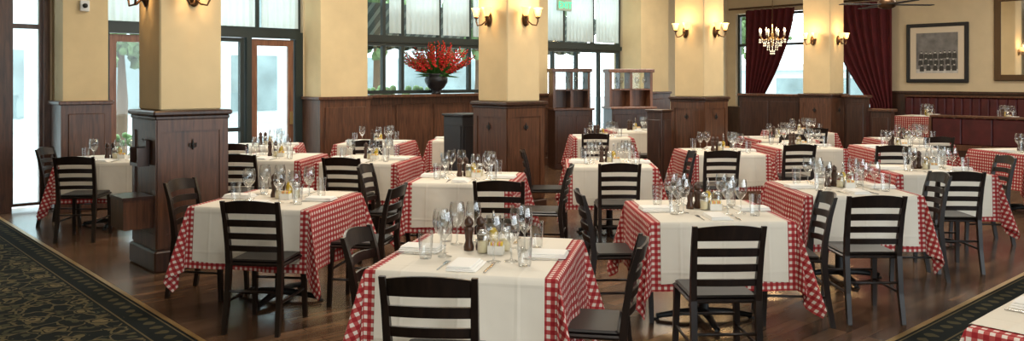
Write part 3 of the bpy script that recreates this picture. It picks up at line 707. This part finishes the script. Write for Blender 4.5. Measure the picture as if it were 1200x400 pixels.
# ---------------- curtains on wall d ----------------
def drapery(b0,b1,z0,z1,lean,zt=1.1,mn=.42):
    rows=[]; W_=b1-b0; n=80
    for k in range(25):
        t=k/24; z=z1+(z0-z1)*t
        q=min(1,max(0,(z1-z)/(z1-zt))); q=q**1.6
        wid=W_*(1-(1-mn)*q); off=lean*(W_-wid)/2
        r=[]
        for i in range(n+1):
            s=i/n-.5; r.append((-.06*math.sin(s*2*math.pi*8+.8*math.sin(s*9))*(1-.3*q),s*wid+off,z))
        rows.append(r)
    x,y=R(WD-.16,(b0+b1)/2); o=obj('red_curtain',MB().mat('curtain').grid(rows).mesh('red_curtain'),None,(x,y,0),TH); o['label']='deep red velvet curtain tied back beside the window'; o['category']='curtain'; o['group']='red velvet curtains'
drapery(9.75,11.1,.2,3.35,1,1.1,.34); drapery(7.5,9.05,.2,3.35,-1,1.1,.32)
mb=MB().mat('bronze').tube([(0,-2.05,0),(0,2.05,0)],.025,10); x,y=R(WD-.16,9.5)
o=obj('curtain_rod',mb.mesh('curtain_rod'),None,(x,y,3.40),TH); o['label']='dark bronze curtain rod above the window'; o['category']='curtain rod'
def framed(b0,b1,z0,z1,name,fk_,label,cat,fw=.09,mat=True):
    x,y=R(WD-.03,(b0+b1)/2); Y=(b1-b0)/2; Z=z1-z0
    e=empty(name,(x,y,z0),TH,label,cat)
    mb=MB().mat(fk_); mb.box(-.03,.028,-Y,-Y+fw,0,Z,.01); mb.box(-.03,.028,Y-fw,Y,0,Z,.01); mb.box(-.03,.028,-Y+fw-.01,Y-fw+.01,0,fw,.01); mb.box(-.03,.028,-Y+fw-.01,Y-fw+.01,Z-fw,Z,.01)
    obj('frame',mb.mesh('frame'),e)
    q=fw-.005
    if mat:
        obj('mat_board',MB().mat('mat').box(-.005,.0,-Y+q,Y-q,q,Z-q).mesh('mat_board'),e); q+=.13
        # generic group photograph: dark ground, rows of suited figures with pale heads, flat printed shapes
        mb=MB().mat('photo_mid').box(-.012,-.006,-Y+q,Y-q,q,Z-q)
        y0,y1,zb,zt_=-Y+q,Y-q,q,Z-q; rn=random.Random(5)
        def disc(cy,cz,ry,rz_,x,k,n=14):
            mb.mat(k); mb.add([(x,cy+ry*math.cos(2*math.pi*i/n),cz+rz_*math.sin(2*math.pi*i/n)) for i in range(n)],[tuple(range(n-1,-1,-1))])
        mb.mat('photo_light'); mb.add([(-.0121,y0,zb),(-.0121,y1,zb),(-.0121,y1,zb+.08),(-.0121,y0,zb+.08)],[(3,2,1,0)])
        for row,(zz,nn) in enumerate(((.43,8),(.30,7),(.17,6))):
            for i in range(nn):
                cy=y0+.06+(y1-y0-.12)*(i+.5*(row%2)*.6)/(nn-.5)+rn.uniform(-.008,.008); cz=zb+zz+rn.uniform(-.012,.012); xx=-.0123-row*.0004-i*.00001
                mb.mat('photo_dark'); mb.add([(xx,cy-.045,max(zb,cz-.13)),(xx,cy+.045,max(zb,cz-.13)),(xx,cy+.042,cz-.04),(xx,cy+.015,cz-.022),(xx,cy-.015,cz-.022),(xx,cy-.042,cz-.04)],[(5,4,3,2,1,0)])
                disc(cy,cz,.018,.024,xx-.0001,'photo_light'); disc(cy,cz+.014,.017,.012,xx-.0002,'photo_dark',10)
        obj('photograph',mb.mesh('photograph'),e)
    else:
        obj('mirror_glass',MB().mat('mirror').box(-.012,-.006,-Y+q,Y-q,q,Z-q).mesh('mirror_glass'),e)
framed(6.04,7.26,1.58,2.82,'framed_picture','black','black framed old group photograph with tan mat','picture',.075)
framed(4.2,5.57,1.62,3.3,'wall_mirror','gold','large wall mirror in a dark antique frame','mirror',.12,False)
# ---------------- chandelier ----------------
def chandelier(x,y,z):
    e=empty('chandelier',(x,y,z),0,'small crystal chandelier with candle bulbs hanging on a chain','chandelier')
    obj('stem',MB().mat('brass').lathe([(.005,-.2),(.03,-.17),(.012,-.1),(.02,0),(.035,.05),(.012,.1),(.01,.25)],12).mesh('stem'),e)
    ch=MB().mat('bronze').tube([(0,0,.25),(0,0,CH-z-.03)],.008,6); ch.lathe([(.06,CH-z-.03),(.05,CH-z-.001)],12); obj('chain',ch.mesh('chain'),e)
    for i in range(8):
        a=i*math.pi/4; c,s=math.cos(a),math.sin(a)
        obj('arm',MB().mat('brass').tube([(0,0,.02),(c*.1,s*.1,-.06),(c*.2,s*.2,-.06),(c*.25,s*.25,.02)],.008,6).mesh('arm'),e)
        mb=MB().mat('ceramic').lathe([(.012,.02),(.012,.1)],8,(c*.25,s*.25,0)); obj('candle',mb.mesh('candle'),e)
        obj('bulb',MB().mat('bulb').lathe([(.008,.1),(.016,.125),(.01,.15),(.002,.175)],8,(c*.25,s*.25,0)).mesh('bulb'),e)
    cr=MB().mat('crystal')
    for ring,(rr,zz,n) in enumerate(((.25,-.05,16),(.17,-.12,14),(.1,-.2,10),(.04,-.28,6),(.12,.14,10))):
        for i in range(n):
            a=2*math.pi*i/n; 
            for q in range(2): cr.lathe([(.001,-.03),(.011,-.01),(.001,.01)],5,(rr*math.cos(a),rr*math.sin(a),zz-q*.045),False)
    o=obj('crystal_drops',cr.mesh('crystal_drops'),e); o['kind']='stuff'
chandelier(.319*16.3,16.3,2.5); lamp_pt(.319*16.3,16.3,2.75,12)
e=empty('ceiling_fan',(5.6,12.2,2.76),0,'dark ceiling fan with flat blades','ceiling fan')
obj('motor',MB().mat('bronze').lathe([(.05,-.06),(.12,-.03),(.13,.05),(.06,.1),(.02,.12),(.018,CH-2.77)],16).mesh('motor'),e)
for i in range(4):
    a=i*math.pi/2+.1; mb=MB().mat('black').box(.12,.72,-.065,.065,0,.012,.004); o=obj('blade',mb.mesh('blade'),e,(0,0,0.0),a)
x,y=R(12.0,WC-.05); e=empty('exit_sign',(x,y,3.05),TH,'green illuminated exit sign above the windows','sign')
obj('housing',MB().mat('exitw').box(-.2,.2,-.03,.03,0,.24,.008).mesh('housing'),e)
obj('bracket',MB().mat('black').box(-.02,.02,-.01,.05,.24,.7).mesh('bracket'),e)
t=bpy.data.curves.new('exit_text','FONT'); t.body='EXIT'; t.size=.19; t.align_x='CENTER'; t.extrude=.003; to=bpy.data.objects.new('tmp',t); COL.objects.link(to)
bpy.context.view_layer.update(); lm=bpy.data.meshes.new_from_object(to.evaluated_get(bpy.context.evaluated_depsgraph_get())); bpy.data.objects.remove(to)
lm.materials.clear(); lm.materials.append(M['exitg']); to=obj('lettering',lm,e,(0,-.036,.05)); to.rotation_euler=(math.pi/2,0,0)
x,y=R(2.9,WC-.53); e=empty('alarm_strobe',(x,y,2.5),TH,'small white fire alarm strobe on the wall','alarm')
obj('housing',MB().mat('plastic').box(-.055,.055,-.03,.008,0,.14,.008).mesh('strobe_housing'),e)
o=obj('lens',MB().mat('black').lathe([(.03,0),(.03,.015),(.015,.03)],12).mesh('lens'),e,(0,-.028,.07)); o.rotation_euler=(math.pi/2,0,0)
# ---------------- flowers ----------------
fx,fy=R(8.72,WC-.085)
o=obj('flower_vase',MB().mat('vase').lathe([(.085,0),(.09,.02),(.07,.05),(.14,.11),(.20,.2),(.21,.27),(.18,.33),(.22,.36),(.21,.36),(.15,.32),(.001,.3)],20).mesh('flower_vase'),None,(fx,fy-.0,1.392)); o['label']='round black urn vase standing on the wainscot ledge'; o['category']='vase'
rnd=random.Random(3)
def flowervar(sd):
    stem=MB().mat('green').tube([(0,0,0),(0,0,.25),(.02,0,.68)],.008,5).mesh('stem')
    bl=MB().mat('red')
    for i in range(15):
        z=.27+i*.028; a=i*2.4; r=.026*(1-i*.052); cx,cy=.01+math.cos(a)*.02*(1-i*.05),math.sin(a)*.02
        bl.lathe([(.003,-.02),(r*.6,-.005),(r*1.15,.02),(r*.7,.012),(.003,0)],6,(cx,cy,z),False)
    return stem,bl.mesh('blooms')
FV=[flowervar(i) for i in range(3)]
for i in range(84):
    st,bl=FV[i%3]; az=rnd.uniform(0,2*math.pi); tl=rnd.uniform(0,1.0)**.7*1.2
    e=bpy.data.objects.new('red_flower',None); COL.objects.link(e); e.location=(fx+math.cos(az)*.06,fy+math.sin(az)*.06,1.392+.28)
    sc=rnd.uniform(.6,1.0)*(1.12 if tl>.8 else 1.0); e.scale=(sc,sc,sc)
    d=Vector((math.sin(tl)*math.cos(az),math.sin(tl)*math.sin(az)*.5,math.cos(tl)))
    e.rotation_euler=d.to_track_quat('Z','Y').to_euler()
    e['label']='red gladiolus-like flower spike in the black vase'; e['category']='flower'; e['group']='red flowers in the vase'
    for nm,me in (('stem',st),('blooms',bl)):
        c=bpy.data.objects.new(nm,me); COL.objects.link(c); c.parent=e
mb=MB().mat('green')
for i in range(280):
    az=rnd.uniform(0,6.28); tl=rnd.uniform(.6,1.7); L=rnd.uniform(.2,.46); d=Vector((math.sin(tl)*math.cos(az),math.sin(tl)*math.sin(az)*.7,math.cos(tl))); p=Vector((-d.y,d.x,0)).normalized()*.02+Vector((0,0,.014))
    mb.add([d*.05,d*L*.5+p,d*L,d*L*.5-p],[(0,1,2,3)])
o=obj('leaf_spray',mb.mesh('leaf_spray'),None,(fx,fy,1.392+.34)); o['label']='green foliage spray in the black vase'; o['category']='leaves'; o['kind']='stuff'
# ---------------- lights ----------------
def area(x,y,z,sx,sy,e,c,rx=0,rz=0,portal=False):
    l=bpy.data.lights.new('added_area_light','AREA'); l.shape='RECTANGLE'; l.size=sx; l.size_y=sy; l.energy=e; l.color=c  # unseen area lights
    if portal: l.cycles.is_portal=True
    o=bpy.data.objects.new('added_area_light',l); COL.objects.link(o); o.location=(x,y,z); o.rotation_euler=(rx,0,rz)
for a,b in ((4,5),(8,5),(12,5),(5,9.5),(9,9.5),(13,9.5),(15.5,4)):
    x,y=R(a,b); area(x,y,4.1,1.0,1.0,74,(1,.90,.76),0,TH)  # added fill below the ceiling, no fixtures behind it
x,y=R(1,0.5); area(x,y,4.1,2,2,105,(1,.94,.85),0,TH)  # larger added fill over the foreground, no fixture
x,y=R(7.6,WC+.3); area(x,y,1.9,13.4,3.9,1,(1,1,1),math.pi/2,TH+math.pi,True)  # this and the next two: sky portals at openings, not lamps
x,y=R(WD+.3,9.6); area(x,y,2.1,3.8,2.5,1,(1,1,1),math.pi/2,TH+math.pi/2,True)
x,y=R(4,-7.3); area(x,y,1.9,16.2,3.2,1,(1,1,1),math.pi/2,TH,True)
w=bpy.data.worlds.new('World'); bpy.context.scene.world=w; w.use_nodes=True
nt=w.node_tree; bg=nt.nodes['Background']
sk=nt.nodes.new('ShaderNodeTexSky'); sk.sky_type='HOSEK_WILKIE'; sk.turbidity=6; sk.sun_direction=(-.4,.5,.75)
mx=nt.nodes.new('ShaderNodeMixRGB'); mx.inputs[0].default_value=.85; mx.inputs[2].default_value=(.88,.96,1,1)
nt.links.new(sk.outputs[0],mx.inputs[1]); nt.links.new(mx.outputs[0],bg.inputs[0]); bg.inputs[1].default_value=5
s=bpy.data.lights.new('sun','SUN'); s.energy=3; s.angle=.05; so=bpy.data.objects.new('sun',s); COL.objects.link(so); so.rotation_euler=(math.radians(35),0,math.radians(150))
cam=bpy.data.cameras.new('camera'); cam.lens=28.7; cam.sensor_width=36; cam.shift_y=-107/1200; cam.clip_end=200
co=bpy.data.objects.new('camera',cam); COL.objects.link(co); co.location=(0,0,1.65); co.rotation_euler=(math.pi/2,0,0)
bpy.context.scene.camera=co
vs=bpy.context.scene.view_settings; vs.view_transform='Standard'; vs.exposure=.22
